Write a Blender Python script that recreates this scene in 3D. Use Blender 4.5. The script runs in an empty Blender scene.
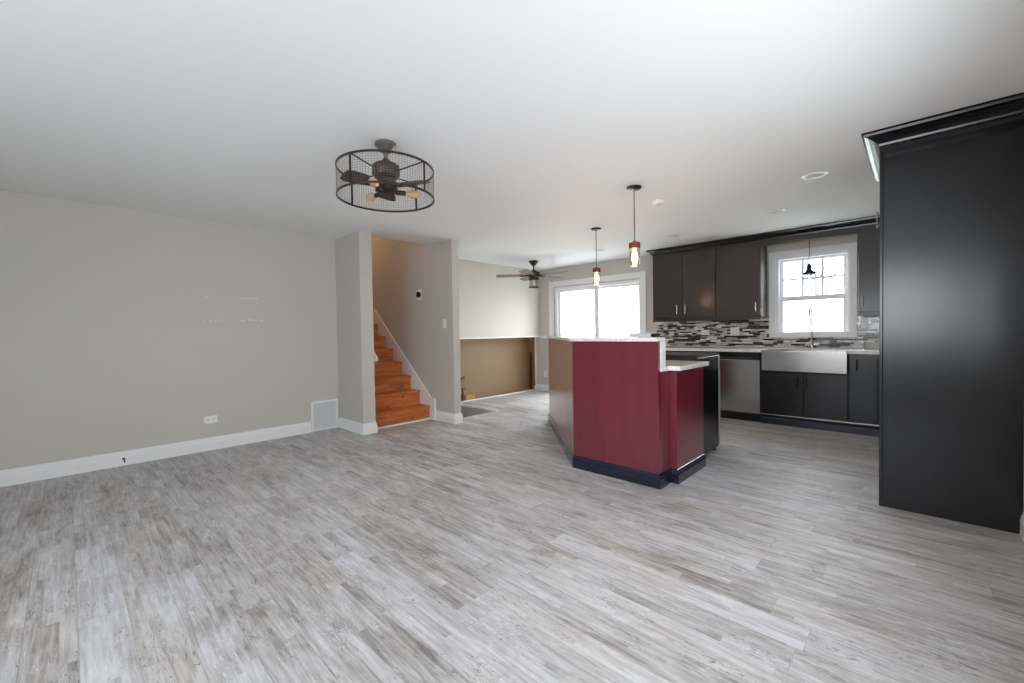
import bpy, bmesh, math, random
from math import sin, cos, pi, radians
from mathutils import Vector, Matrix

random.seed(7)
SC = bpy.context.scene
COL = SC.collection

# ------------------------------------------------------------------ camera
yaw, pitch, roll, F = 0.76108, -0.021989, -0.016101, 424.41
cy, sy, cp, sp = cos(yaw), sin(yaw), cos(pitch), sin(pitch)
fw = Vector((-sy * cp, cy * cp, sp)); rt0 = Vector((cy, sy, 0)); up0 = rt0.cross(fw)
rt = rt0 * cos(roll) + up0 * sin(roll); up = up0 * cos(roll) - rt0 * sin(roll)
cam = bpy.data.cameras.new('camera'); cam.sensor_width = 36; cam.lens = F / 1024 * 36
cam.clip_start = 0.02; cam.clip_end = 400
cam_o = bpy.data.objects.new('camera', cam); COL.objects.link(cam_o)
M = Matrix((rt, up, -fw)).transposed().to_4x4(); M.translation = Vector((0, 0, 1.205))
cam_o.matrix_world = M
SC.camera = cam_o

# ------------------------------------------------------------------ exposure, world, daylight
SC.view_settings.view_transform = 'Standard'
SC.view_settings.look = 'None'
SC.view_settings.gamma = 1
SC.view_settings.use_curve_mapping = False
SC.view_settings.exposure = 1.04

W = bpy.data.worlds.new('overcast_sky'); SC.world = W; W.use_nodes = True
bg = W.node_tree.nodes['Background']
bg.inputs['Color'].default_value = (0.87, 0.94, 1.0, 1)
bg.inputs['Strength'].default_value = 7.0


def portal(loc, rot, sx, sy_):
    l = bpy.data.lights.new('daylight_portal', 'AREA'); l.shape = 'RECTANGLE'
    l.size = sx; l.size_y = sy_; l.cycles.is_portal = True
    o = bpy.data.objects.new('daylight_portal', l); COL.objects.link(o)
    o.location = loc; o.rotation_euler = rot


# portals sit in the glazed openings and point into the room
portal((-4.24, 6.74, 1.05), (radians(-90), 0, 0), 1.8, 2.0)      # glazed patio door by the far ceiling fan
portal((-0.98, 6.74, 1.60), (radians(-90), 0, 0), 0.72, 1.05)   # window over the sink
portal((-0.90, -2.28, 1.55), (radians(90), 0, 0), 2.6, 1.2)      # window behind the camera
portal((0.56, 1.5, 1.35), (0, radians(90), 0), .8, 2.3)            # unseen window added in the right wall for more daylight


# ------------------------------------------------------------------ helpers
def new_bm(): return bmesh.new()


def box(bm, x0, x1, y0, y1, z0, z1):
    vs = [bm.verts.new((x, y, z)) for z in (z0, z1) for x, y in ((x0, y0), (x1, y0), (x1, y1), (x0, y1))]
    for f in ((3, 2, 1, 0), (4, 5, 6, 7), (0, 1, 5, 4), (1, 2, 6, 5), (2, 3, 7, 6), (3, 0, 4, 7)):
        bm.faces.new([vs[i] for i in f])
    return bm


def prism(bm, pts, z0, z1):
    lo = [bm.verts.new((x, y, z0)) for x, y in pts]; hi = [bm.verts.new((x, y, z1)) for x, y in pts]
    n = len(pts)
    bm.faces.new(lo[::-1]); bm.faces.new(hi)
    for i in range(n):
        j = (i + 1) % n; bm.faces.new([lo[i], lo[j], hi[j], hi[i]])
    return bm


def sweep(bm, prof, path, closed=False):
    """extrude an (out, up) profile along a plan path of (x, y); out = to the right of travel"""
    n = len(path); rings = []
    for i, (x, y) in enumerate(path):
        p = Vector((x, y))
        a = Vector(path[i - 1]) if (i > 0 or closed) else None
        b = Vector(path[(i + 1) % n]) if (i < n - 1 or closed) else None
        d1 = (p - a).normalized() if a is not None else (b - p).normalized()
        d2 = (b - p).normalized() if b is not None else d1
        n1 = Vector((d1.y, -d1.x)); n2 = Vector((d2.y, -d2.x))
        m = (n1 + n2).normalized(); m = m / max(0.2, m.dot(n1))
        rings.append([bm.verts.new((x + m.x * o, y + m.y * o, h)) for o, h in prof])
    k = len(prof)
    for i in range(n if closed else n - 1):
        r, s = rings[i], rings[(i + 1) % n]
        for j in range(k):
            bm.faces.new([r[j], s[j], s[(j + 1) % k], r[(j + 1) % k]])
    if not closed:
        bm.faces.new(rings[0]); bm.faces.new(rings[-1][::-1])
    bmesh.ops.recalc_face_normals(bm, faces=bm.faces)
    return bm


def lathe(bm, prof, c=(0, 0), seg=32):
    """closed surface of revolution from (r, z) rows"""
    rings = []
    for r, z in prof:
        if r < 1e-5: rings.append([bm.verts.new((c[0], c[1], z))])
        else: rings.append([bm.verts.new((c[0] + r * cos(2 * pi * i / seg), c[1] + r * sin(2 * pi * i / seg), z)) for i in range(seg)])
    for a, b in zip(rings, rings[1:]):
        for i in range(seg):
            j = (i + 1) % seg
            if len(a) == 1 and len(b) == 1: continue
            if len(a) == 1: bm.faces.new([a[0], b[i], b[j]])
            elif len(b) == 1: bm.faces.new([a[i], b[0], a[j]])
            else: bm.faces.new([a[i], b[i], b[j], a[j]])
    bmesh.ops.recalc_face_normals(bm, faces=bm.faces)
    return bm


def tube(bm, pts, r, seg=10):
    pts = [Vector(p) for p in pts]; rings = []
    rr = r if isinstance(r, (list, tuple)) else [r] * len(pts)
    ref = Vector((0, 0, 1))
    for i, p in enumerate(pts):
        d = (pts[min(i + 1, len(pts) - 1)] - pts[max(i - 1, 0)]).normalized()
        if abs(d.dot(ref)) > .95: ref = Vector((1, 0, 0)) if abs(d.x) < .9 else Vector((0, 1, 0))
        a = d.cross(ref).normalized(); b = d.cross(a)
        rings.append([bm.verts.new(p + (a * cos(2 * pi * k / seg) + b * sin(2 * pi * k / seg)) * rr[i]) for k in range(seg)])
    for a, b in zip(rings, rings[1:]):
        for k in range(seg):
            bm.faces.new([a[k], a[(k + 1) % seg], b[(k + 1) % seg], b[k]])
    bm.faces.new(rings[0][::-1]); bm.faces.new(rings[-1])
    bmesh.ops.recalc_face_normals(bm, faces=bm.faces)
    return bm


ORG = {}


def obj(name, bm, mat, parent=None, bevel=0, smooth=False, org=(0, 0, 0)):
    o0 = ORG.get(parent.name, Vector((0, 0, 0))) if parent else Vector(org)
    bmesh.ops.translate(bm, verts=bm.verts, vec=-o0)
    me = bpy.data.meshes.new(name); bm.to_mesh(me); bm.free()
    me.materials.append(mat)
    o = bpy.data.objects.new(name, me); COL.objects.link(o)
    if parent: o.parent = parent
    else: o.location = o0
    ORG[o.name] = o0
    if smooth:
        for p in me.polygons: p.use_smooth = True
        try:
            me.set_sharp_from_angle(angle=radians(40))
        except Exception: pass
    if bevel:
        m = o.modifiers.new('bevel', 'BEVEL'); m.width = bevel; m.segments = 2; m.limit_method = 'ANGLE'
    return o


def thing(name, label, cat, loc, group=None):
    o = bpy.data.objects.new(name, None); COL.objects.link(o); o.location = loc
    o.empty_display_size = .05
    ORG[o.name] = Vector(loc)
    o['label'] = label; o['category'] = cat
    if group: o['group'] = group
    return o


def tag(o, label, cat, group=None):
    o['label'] = label; o['category'] = cat
    if group: o['group'] = group
    return o


def struct(name, bm, mat, parent=None, bevel=0):
    o = obj(name, bm, mat, parent, bevel)
    if not parent: o['kind'] = 'structure'
    return o


def dup(root, loc, label, group=None):
    r = root.copy(); COL.objects.link(r); r.location = loc; r['label'] = label
    if group: r['group'] = group
    for ch in list(root.children):
        c = ch.copy(); COL.objects.link(c); c.parent = r
        for g in list(ch.children):
            d = g.copy(); COL.objects.link(d); d.parent = c
    return r


# ------------------------------------------------------------------ materials
def s2l(c):
    return tuple((v / 255 / 12.92 if v / 255 <= .04045 else ((v / 255 + .055) / 1.055) ** 2.4) for v in c) + (1,)


def mat(name, rgb, rough=.5, metal=0, spec=.5, coat=0, coat_r=.1, bump=0, bscale=300, emit=None, estr=0, var=0, vscale=(1, 1, 1)):
    m = bpy.data.materials.new(name); m.use_nodes = True
    nt = m.node_tree; b = nt.nodes['Principled BSDF']
    b.inputs['Base Color'].default_value = s2l(rgb)
    b.inputs['Roughness'].default_value = rough; b.inputs['Metallic'].default_value = metal
    b.inputs['Specular IOR Level'].default_value = spec
    b.inputs['Coat Weight'].default_value = coat; b.inputs['Coat Roughness'].default_value = coat_r
    tc = nt.nodes.new('ShaderNodeTexCoord')
    if var:
        mp = nt.nodes.new('ShaderNodeMapping'); mp.inputs['Scale'].default_value = vscale
        nz = nt.nodes.new('ShaderNodeTexNoise'); nz.inputs['Scale'].default_value = 1; nz.inputs['Detail'].default_value = 5
        mx = nt.nodes.new('ShaderNodeMix'); mx.data_type = 'RGBA'
        l = s2l(rgb)
        mx.inputs[6].default_value = tuple(v * (1 - var) for v in l[:3]) + (1,)
        mx.inputs[7].default_value = tuple(min(1, v * (1 + var)) for v in l[:3]) + (1,)
        nt.links.new(tc.outputs['Object'], mp.inputs[0]); nt.links.new(mp.outputs[0], nz.inputs['Vector'])
        nt.links.new(nz.outputs['Fac'], mx.inputs[0]); nt.links.new(mx.outputs[2], b.inputs['Base Color'])
    if bump:
        n2 = nt.nodes.new('ShaderNodeTexNoise'); n2.inputs['Scale'].default_value = bscale
        bp = nt.nodes.new('ShaderNodeBump'); bp.inputs['Strength'].default_value = bump; bp.inputs['Distance'].default_value = .002
        nt.links.new(tc.outputs['Object'], n2.inputs['Vector']); nt.links.new(n2.outputs['Fac'], bp.inputs['Height'])
        nt.links.new(bp.outputs[0], b.inputs['Normal'])
    if emit:
        b.inputs['Emission Color'].default_value = s2l(emit); b.inputs['Emission Strength'].default_value = estr
    return m


class NT:
    def __init__(s, m): s.nt = m.node_tree

    def put(s, inp, v):
        if v is None: return
        if hasattr(v, 'is_output'): s.nt.links.new(v, inp)
        else: inp.default_value = v

    def m(s, op, a, b=None, c=None):
        n = s.nt.nodes.new('ShaderNodeMath'); n.operation = op
        s.put(n.inputs[0], a); s.put(n.inputs[1], b); s.put(n.inputs[2], c)
        return n.outputs[0]

    def xyz(s, x, y, z=0.0):
        n = s.nt.nodes.new('ShaderNodeCombineXYZ')
        s.put(n.inputs[0], x); s.put(n.inputs[1], y); s.put(n.inputs[2], z); return n.outputs[0]

    def white(s, v):
        n = s.nt.nodes.new('ShaderNodeTexWhiteNoise'); n.noise_dimensions = '3D'; s.put(n.inputs['Vector'], v); return n.outputs['Value']

    def noise(s, v, scale=1, det=4, rough=.5, dist=0):
        n = s.nt.nodes.new('ShaderNodeTexNoise'); s.put(n.inputs['Vector'], v)
        n.inputs['Scale'].default_value = scale; n.inputs['Detail'].default_value = det
        n.inputs['Roughness'].default_value = rough; n.inputs['Distortion'].default_value = dist
        return n.outputs['Fac']

    def ramp(s, f, stops, const=False):
        n = s.nt.nodes.new('ShaderNodeValToRGB'); s.put(n.inputs[0], f); cr = n.color_ramp
        if const: cr.interpolation = 'CONSTANT'
        while len(cr.elements) < len(stops): cr.elements.new(.5)
        for e, (p, c) in zip(cr.elements, stops):
            e.position = p; e.color = s2l(c) if len(c) == 3 else c
        return n.outputs[0]

    def mix(s, f, a, b, mode='MIX'):
        n = s.nt.nodes.new('ShaderNodeMix'); n.data_type = 'RGBA'; n.blend_type = mode
        s.put(n.inputs[0], f); s.put(n.inputs[6], a); s.put(n.inputs[7], b); return n.outputs[2]


def step(t, x, lo, hi):
    n = t.nt.nodes.new('ShaderNodeMapRange'); n.interpolation_type = 'SMOOTHSTEP'
    t.put(n.inputs[0], x); n.inputs[1].default_value = lo; n.inputs[2].default_value = hi
    return n.outputs[0]


def floor_material():
    m = mat('weathered_plank', (190, 186, 182), rough=.38); t = NT(m); b = m.node_tree.nodes['Principled BSDF']
    tc = m.node_tree.nodes.new('ShaderNodeTexCoord'); sx = m.node_tree.nodes.new('ShaderNodeSeparateXYZ')
    m.node_tree.links.new(tc.outputs['Object'], sx.inputs[0]); x, y = sx.outputs[0], sx.outputs[1]

    def cells(w, l, seed):
        row = t.m('FLOOR', t.m('DIVIDE', y, w))
        sh = t.m('MULTIPLY', t.white(t.xyz(row, seed)), l * 7)
        xx = t.m('DIVIDE', t.m('ADD', x, sh), l)
        c = t.m('FLOOR', xx)
        return t.white(t.xyz(row, c, seed + .5)), t.m('FRACT', xx), t.m('FRACT', t.m('DIVIDE', y, w))
    plank, fx, fy = cells(.155, 1.22, 3.1)
    strip, gx, gy = cells(.0517, .47, 8.2)
    off = t.m('MULTIPLY', plank, 37.0); off2 = t.m('MULTIPLY', strip, 19.0)
    # saw-marked grain that restarts in every strip
    grain = t.noise(t.xyz(t.m('ADD', t.m('MULTIPLY', x, 3.2), off), t.m('MULTIPLY', y, 46.0), off2), 1, 7, .68, .6)
    broad = t.noise(t.xyz(t.m('ADD', t.m('MULTIPLY', x, 2.6), off), t.m('MULTIPLY', y, 7.0), off2), 1, 5, .65, 1.0)
    blotch = t.noise(t.xyz(t.m('MULTIPLY', x, .9), t.m('MULTIPLY', y, 1.6)), 1, 3, .5)
    tone = t.m('ADD', t.m('MULTIPLY', plank, .55), t.m('MULTIPLY', strip, .45))
    v = t.m('ADD', t.m('ADD', .022, t.m('MULTIPLY', tone, .125)), t.m('ADD', t.m('MULTIPLY', grain, .50), t.m('ADD', t.m('MULTIPLY', broad, .34), t.m('MULTIPLY', blotch, .16))))
    c = t.ramp(v, [(.39, (104, 97, 93)), (.48, (146, 140, 136)), (.56, (178, 174, 173)), (.69, (210, 209, 213))])
    # brown or bluish cast that varies from board to board
    hue = t.noise(t.xyz(t.m('ADD', t.m('MULTIPLY', x, .8), off), t.m('MULTIPLY', y, 3.0), 4.0), 1, 2, .5)
    c = t.mix(step(t, hue, .46, .64), c, t.mix(1.0, c, (.96, .93, .88, 1), 'MULTIPLY'))
    # scraped dark flecks and pale worn paint
    fl = t.noise(t.xyz(t.m('ADD', t.m('MULTIPLY', x, 14.0), off), t.m('MULTIPLY', y, 62.0), off2), 1, 6, .75, 2.0)
    mask = t.noise(t.xyz(t.m('MULTIPLY', x, 3.1), t.m('MULTIPLY', y, 9.0), off), 1, 3, .6)
    dark = t.m('MULTIPLY', step(t, fl, .53, .62), step(t, mask, .50, .60))
    c = t.mix(t.m('MULTIPLY', dark, .75), c, s2l((84, 78, 75)))
    pale = t.m('MULTIPLY', step(t, t.m('SUBTRACT', 1.0, fl), .52, .60), step(t, mask, .47, .38))
    c = t.mix(t.m('MULTIPLY', pale, .6), c, s2l((224, 225, 230)))
    seam = t.m('MAXIMUM', t.m('LESS_THAN', fy, .014), t.m('LESS_THAN', fx, .0018))
    c = t.mix(t.m('MULTIPLY', seam, .4), c, s2l((88, 82, 78)))
    m.node_tree.links.new(c, b.inputs['Base Color'])
    rg = t.m('ADD', .40, t.m('MULTIPLY', grain, .16)); m.node_tree.links.new(rg, b.inputs['Roughness'])
    bp = m.node_tree.nodes.new('ShaderNodeBump'); bp.inputs['Strength'].default_value = .25; bp.inputs['Distance'].default_value = .0015
    m.node_tree.links.new(t.m('SUBTRACT', grain, t.m('MULTIPLY', seam, 1.5)), bp.inputs['Height'])
    m.node_tree.links.new(bp.outputs[0], b.inputs['Normal'])
    return m


def mosaic_material():
    m = mat('strip_mosaic', (170, 165, 160), rough=.15); t = NT(m); b = m.node_tree.nodes['Principled BSDF']
    tc = m.node_tree.nodes.new('ShaderNodeTexCoord'); sx = m.node_tree.nodes.new('ShaderNodeSeparateXYZ')
    m.node_tree.links.new(tc.outputs['Object'], sx.inputs[0]); x, z = sx.outputs[0], sx.outputs[2]
    h, L = .0225, .11
    row = t.m('FLOOR', t.m('DIVIDE', z, h)); fz = t.m('FRACT', t.m('DIVIDE', z, h))
    sh = t.m('MULTIPLY', t.white(t.xyz(row, 1.3)), 5.0)
    sc = t.m('ADD', .6, t.m('MULTIPLY', t.white(t.xyz(row, 4.7)), .9))
    xx = t.m('DIVIDE', t.m('ADD', x, sh), t.m('MULTIPLY', sc, L))
    cell = t.m('FLOOR', xx); fx = t.m('FRACT', xx)
    r = t.white(t.xyz(row, cell, 2.2))
    c = t.ramp(r, [(0, (30, 25, 27)), (.33, (92, 84, 82)), (.39, (196, 188, 180)), (.58, (156, 149, 144)), (.72, (232, 229, 226)), (.90, (200, 195, 190))], True)
    g = t.m('MAXIMUM', t.m('LESS_THAN', fz, .09), t.m('LESS_THAN', fx, .02))
    c = t.mix(g, c, s2l((176, 172, 168)))
    m.node_tree.links.new(c, b.inputs['Base Color'])
    m.node_tree.links.new(t.m('ADD', .12, t.m('MULTIPLY', g, .6)), b.inputs['Roughness'])
    bp = m.node_tree.nodes.new('ShaderNodeBump'); bp.inputs['Strength'].default_value = .4; bp.inputs['Distance'].default_value = .002
    bp.invert = True
    m.node_tree.links.new(g, bp.inputs['Height']); m.node_tree.links.new(bp.outputs[0], b.inputs['Normal'])
    return m


def pine_material():
    m = mat('orange_pine', (196, 112, 58), rough=.42, coat=.15); t = NT(m); b = m.node_tree.nodes['Principled BSDF']
    tc = m.node_tree.nodes.new('ShaderNodeTexCoord'); sx = m.node_tree.nodes.new('ShaderNodeSeparateXYZ')
    m.node_tree.links.new(tc.outputs['Object'], sx.inputs[0]); x, y, z = sx.outputs
    g = t.noise(t.xyz(t.m('MULTIPLY', x, 14.0), t.m('MULTIPLY', y, 2.2), t.m('MULTIPLY', z, 22.0)), 1, 4, .6, .8)
    c = t.ramp(g, [(.3, (168, 84, 38)), (.55, (204, 116, 58)), (.75, (222, 142, 80))])
    kn = t.noise(t.xyz(t.m('MULTIPLY', x, 9.0), t.m('MULTIPLY', y, 9.0), t.m('MULTIPLY', z, 12.0)), 1, 1, .4)
    c = t.mix(t.m('MULTIPLY', step(t, kn, .70, .76), .8), c, s2l((96, 44, 20)))
    m.node_tree.links.new(c, b.inputs['Base Color'])
    return m


def wood_stain(name, dark, light, rough, coat, sc=(18, 18, 1.4)):
    m = mat(name, dark, rough=rough, coat=coat, coat_r=.16); t = NT(m); b = m.node_tree.nodes['Principled BSDF']
    tc = m.node_tree.nodes.new('ShaderNodeTexCoord'); mp = m.node_tree.nodes.new('ShaderNodeMapping')
    mp.inputs['Scale'].default_value = sc
    m.node_tree.links.new(tc.outputs['Object'], mp.inputs[0])
    g = t.noise(mp.outputs[0], 1, 5, .55, .3)
    m.node_tree.links.new(t.ramp(g, [(.3, dark), (.7, light)]), b.inputs['Base Color'])
    return m


def quartz_material():
    m = mat('pale_quartz', (225, 222, 216), rough=.12); t = NT(m); b = m.node_tree.nodes['Principled BSDF']
    tc = m.node_tree.nodes.new('ShaderNodeTexCoord')
    a = t.noise(tc.outputs['Object'], 60, 4, .7); c = t.noise(tc.outputs['Object'], 7, 3, .6)
    m.node_tree.links.new(t.ramp(t.m('ADD', t.m('MULTIPLY', a, .6), t.m('MULTIPLY', c, .4)),
                                 [(.34, (196, 190, 184)), (.44, (228, 226, 222)), (.58, (244, 244, 242))]), b.inputs['Base Color'])
    return m


def glass_material(name, tint=(1, 1, 1), refl=.06):
    m = bpy.data.materials.new(name); m.use_nodes = True; nt = m.node_tree; nt.nodes.clear()
    out = nt.nodes.new('ShaderNodeOutputMaterial'); mx = nt.nodes.new('ShaderNodeMixShader')
    tr = nt.nodes.new('ShaderNodeBsdfTransparent'); tr.inputs[0].default_value = tuple(tint) + (1,)
    gl = nt.nodes.new('ShaderNodeBsdfGlossy'); gl.inputs['Roughness'].default_value = .02
    lw = nt.nodes.new('ShaderNodeLayerWeight'); lw.inputs[0].default_value = .25
    mr = nt.nodes.new('ShaderNodeMapRange'); mr.inputs[3].default_value = refl; mr.inputs[4].default_value = .6
    nt.links.new(lw.outputs['Facing'], mr.inputs[0]); nt.links.new(mr.outputs[0], mx.inputs[0])
    nt.links.new(tr.outputs[0], mx.inputs[1]); nt.links.new(gl.outputs[0], mx.inputs[2]); nt.links.new(mx.outputs[0], out.inputs[0])
    return m


def steel_material(name='brushed_steel', rgb=(170, 167, 164), rough=.2, sc=(2, 2, 220)):
    m = mat(name, rgb, rough=rough, metal=1); t = NT(m); b = m.node_tree.nodes['Principled BSDF']
    tc = m.node_tree.nodes.new('ShaderNodeTexCoord'); mp = m.node_tree.nodes.new('ShaderNodeMapping'); mp.inputs['Scale'].default_value = sc
    m.node_tree.links.new(tc.outputs['Object'], mp.inputs[0])
    g = t.noise(mp.outputs[0], 1, 3, .5)
    m.node_tree.links.new(t.m('ADD', rough - .06, t.m('MULTIPLY', g, .12)), b.inputs['Roughness'])
    return m


MT = dict(
    greige=mat('greige_wall_paint', (197, 193, 185), rough=.6, bump=.05, bscale=400),
    greige_lit=mat('greige_paint_window_lit', (208, 202, 191), rough=.6, bump=.05, bscale=400),  # greige lightened to stand in for window light grazing the far wall
    brown=mat('brown_wall_paint', (136, 107, 72), rough=.55, bump=.05, bscale=400),
    ceiling=mat('ceiling_paint', (243, 243, 243), rough=.85, bump=.08, bscale=250),
    white=mat('white_trim_paint', (236, 236, 236), rough=.35),
    vinyl=mat('white_vinyl', (240, 240, 242), rough=.3),
    floor=floor_material(), mosaic=mosaic_material(), pine=pine_material(),
    cherry=wood_stain('cherry_stain', (103, 24, 39), (117, 31, 47), .32, 1.0),
    espresso=wood_stain('espresso_stain', (40, 33, 31), (47, 39, 37), .42, .3),
    ebony=wood_stain('ebony_stain', (9, 9, 12), (12, 12, 15), .21, 0),
    navy=mat('black_blue_moulding', (16, 19, 44), rough=.25, coat=.5),
    quartz=quartz_material(), steel=steel_material(), edge=mat('satin_steel_edge', (186, 184, 182), rough=.45, metal=.35), nickel=mat('satin_nickel', (190, 188, 184), rough=.25, metal=1),
    chrome=mat('chrome', (215, 215, 218), rough=.08, metal=1),
    bronze=mat('oiled_bronze', (62, 50, 45), rough=.4, metal=.6), hob=mat('matt_black_hob', (12, 12, 14), rough=.6), black=mat('black_enamel', (14, 14, 17), rough=.2),
    darkgrey=mat('dark_grey_plastic', (40, 40, 44), rough=.35),
    pewter=mat('aged_pewter', (120, 116, 112), rough=.4, metal=.7),
    weathered=mat('weathered_blade_wood', (128, 112, 104), rough=.6, var=.25, vscale=(6, 40, 1)),
    walnut=mat('reddish_wood', (112, 58, 40), rough=.45, var=.25, vscale=(30, 30, 8)),
    plate=mat('white_plastic', (236, 235, 232), rough=.35), slot=mat('grey_slots', (120, 118, 116), rough=.6),
    glass=glass_material('window_glass'), jar=glass_material('clear_jar_glass', (.97, .97, .96), .10),
    seeded=glass_material('fan_shade_glass', (.93, .92, .9), .15),
    bulb_on=mat('glowing_filament_bulb', (255, 190, 110), rough=.3, emit=(255, 168, 84), estr=14),
    bulb_off=mat('amber_bulb_glass', (196, 158, 122), rough=.1),
    spackle=mat('spackle_patch', (216, 214, 208), rough=.8), cardboard=mat('cardboard', (176, 132, 82), rough=.8, var=.1, vscale=(8, 8, 8)),
    red=mat('red_orange_plastic', (150, 62, 44), rough=.5), blueshade=mat('dark_blue_enamel', (34, 42, 66), rough=.25),
    bark=mat('grey_bark', (84, 80, 84), rough=.9), lawn=mat('pale_winter_lawn', (206, 208, 200), rough=.95, var=.1, vscale=(2, 2, 2)),
    canlens=mat('frosted_lens', (206, 205, 203), rough=.6), redwood=mat('dark_red_wood', (72, 26, 12), rough=.5),
    silver=mat('pale_grey_plastic', (196, 198, 196), rough=.3),
)

# ------------------------------------------------------------------ room shell
CH = 2.44
XL, XR, YB, YK = -5.45, 0.45, -2.2, 6.65
FX, BX = -5.53, -5.84           # upper far wall face and the recessed brown wall face

b = prism(new_bm(), [(-5.6, -2.35), (.62, -2.35), (.62, 6.8), (-5.72, 6.8), (-5.72, 4.53), (-4.66, 4.53), (-4.66, 3.58), (-5.6, 3.58)], -.2, 0)
struct('floor', b, MT['floor'])
b = prism(new_bm(), [(-5.6, -2.35), (.62, -2.35), (.62, 6.8), (-6.0, 6.8), (-6.0, 3.57), (-4.97, 3.57), (-4.97, 2.57), (-5.6, 2.57)], CH, CH + .12)
struct('ceiling', b, MT['ceiling'])

struct('wall_left', box(new_bm(), -5.6, XL, YB, 2.43, 0, CH), MT['greige'])
# wall with the stub that frames the stairs (left side) and the stair side walls up to the storey above
b = new_bm(); box(b, -5.60, -4.80, 2.43, 2.59, 0, CH); struct('wall_stub_left', b, MT['greige'])
b = new_bm(); box(b, -8.2, -5.6, 2.47, 2.59, 0, 4.6); box(b, -5.6, -4.97, 2.47, 2.59, CH, 4.6); struct('wall_stair_left', b, MT['greige'])
b = new_bm(); box(b, -8.2, -4.97, 3.52, 3.63, 0, 4.6); box(b, -4.97, -4.42, 3.52, 3.63, 0, CH); struct('wall_stair_right', b, MT['greige'])
struct('wall_stair_end', box(new_bm(), -8.3, -8.2, 2.47, 3.63, 0, 4.6), MT['greige'])
struct('wall_stair_header', box(new_bm(), -4.97, -4.87, 2.47, 3.63, CH + .12, 4.6), MT['greige'])
struct('floor_stair', box(new_bm(), -8.3, -5.6, 2.47, 3.50, -.2, 0), MT['floor'])
struct('ceiling_stair', box(new_bm(), -8.3, -4.87, 2.47, 3.59, 4.6, 4.7), MT['ceiling'])
# far wall: light upper part oversailing a recessed brown lower part
struct('wall_far_upper', box(new_bm(), -6.0, FX, 3.59, YK, 1.125, CH), MT['greige_lit'])
struct('wall_far_lower', box(new_bm(), -6.0, BX, 3.59, YK, -1.5, 1.12), MT['brown'])
struct('floor_ledge', box(new_bm(), BX, -5.72, 4.53, YK, -.2, -.035), MT['brown'])
struct('trim_1', box(new_bm(), -5.60, FX + .02, 3.632, YK, 1.10, 1.124), MT['white'])
# stairwell going down
b = new_bm(); box(b, -5.84, -4.66, 4.535, 4.60, -1.5, -.2); struct('wall_well_far', b, MT['greige'])
struct('wall_well_near', box(new_bm(), -5.84, -4.66, 3.50, 3.60, -1.5, -.2), MT['greige'])
struct('wall_well_side', box(new_bm(), -4.655, -4.58, 3.49, 4.60, -1.5, -.2), MT['greige'])
struct('floor_lower', box(new_bm(), -6.0, -4.5, 3.4, 4.7, -1.6, -1.5), MT['floor'])
b = new_bm()
box(b, -5.74, -4.63, 4.515, 4.56, -.012, .012); box(b, -5.745, -5.70, 4.56, YK, -.012, .014)
struct('trim_2', b, MT['white'])
b = new_bm(); box(b, -5.72, -4.66, 4.523, 4.534, -.2, -.013); struct('trim_3', b, MT['greige'])


def wall_y(name, y0, y1, x0, x1, holes, m, z0=0):
    """wall parallel to X with rectangular openings (x0, x1, z0, z1)"""
    bm = new_bm(); hs = sorted(holes); cx = x0
    for a, c, e, g in hs:
        box(bm, cx, a, y0, y1, z0, CH)
        if e > z0: box(bm, a, c, y0, y1, z0, e)
        if g < CH: box(bm, a, c, y0, y1, g, CH)
        cx = c
    box(bm, cx, x1, y0, y1, z0, CH)
    return struct(name, bm, m)


FW = (-5.15, -3.33, .03, 2.06)     # rough opening by the far fan
KW = (-1.385, -0.575, 1.095, 2.16)     # over the sink
wall_y('wall_front', YK, YK + .15, -6.0, .62, [FW, KW], MT['greige'])
wall_y('wall_back', -2.35, YB, -5.6, .62, [(-2.2, .38, 0.95, 2.15)], MT['greige'])
b = new_bm()
box(b, XR, .62, YB, .4, 0, CH); box(b, XR, .62, 2.65, YK, 0, CH); box(b, XR, .62, .4, 2.65, 0, .95); box(b, XR, .62, .4, 2.65, 1.75, CH)
struct('wall_right', b, MT['greige'])
b = new_bm()
for ya, yb in ((.4, .45), (1.485, 1.565), (2.6, 2.65)): box(b, .52, .57, ya, yb, .95, 1.75)
for ya, yb in ((.45, 1.485), (1.565, 2.6)):
    box(b, .52, .57, ya, yb, .95, 1.01); box(b, .52, .57, ya, yb, 1.69, 1.75)
w4 = struct('window_added_right', b, MT['vinyl'])  # unseen opening, added to brighten the floor and kitchen side
b = new_bm()
for ya, yb in ((.45, 1.485), (1.565, 2.6)): box(b, .543, .547, ya, yb, 1.01, 1.69)
obj('pane', b, MT['glass'], w4)
struct('wall_front_patch', box(new_bm(), BX, -5.672, YK - .012, YK - .002, .0, 1.098), MT['brown'])

# baseboards: moulded profile swept along the walls
BP = [(0, 0), (.016, 0), (.016, .085), (.012, .095), (.012, .108), (.007, .116), (.005, .132), (0, .135)]


def baseboard(name, path): return struct(name, sweep(new_bm(), BP, path), MT['white'])


baseboard('baseboard_left', [(XL, YB), (XL, 2.07)])
baseboard('baseboard_stub_left', [(XL + .0, 2.43), (-4.80, 2.43), (-4.80, 2.59), (-4.935, 2.59)])
baseboard('baseboard_stair_right', [(-4.835, 3.52), (-4.42, 3.52), (-4.42, 3.63), (-4.62, 3.63)])
baseboard('baseboard_front', [(-5.70, YK), (-5.285, YK)])
baseboard('baseboard_right', [(XR, 3.735), (XR, YB)])
struct('trim_4', box(new_bm(), -5.675, -5.655, YK - .018, YK, .135, 1.098), MT['white'])


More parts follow.
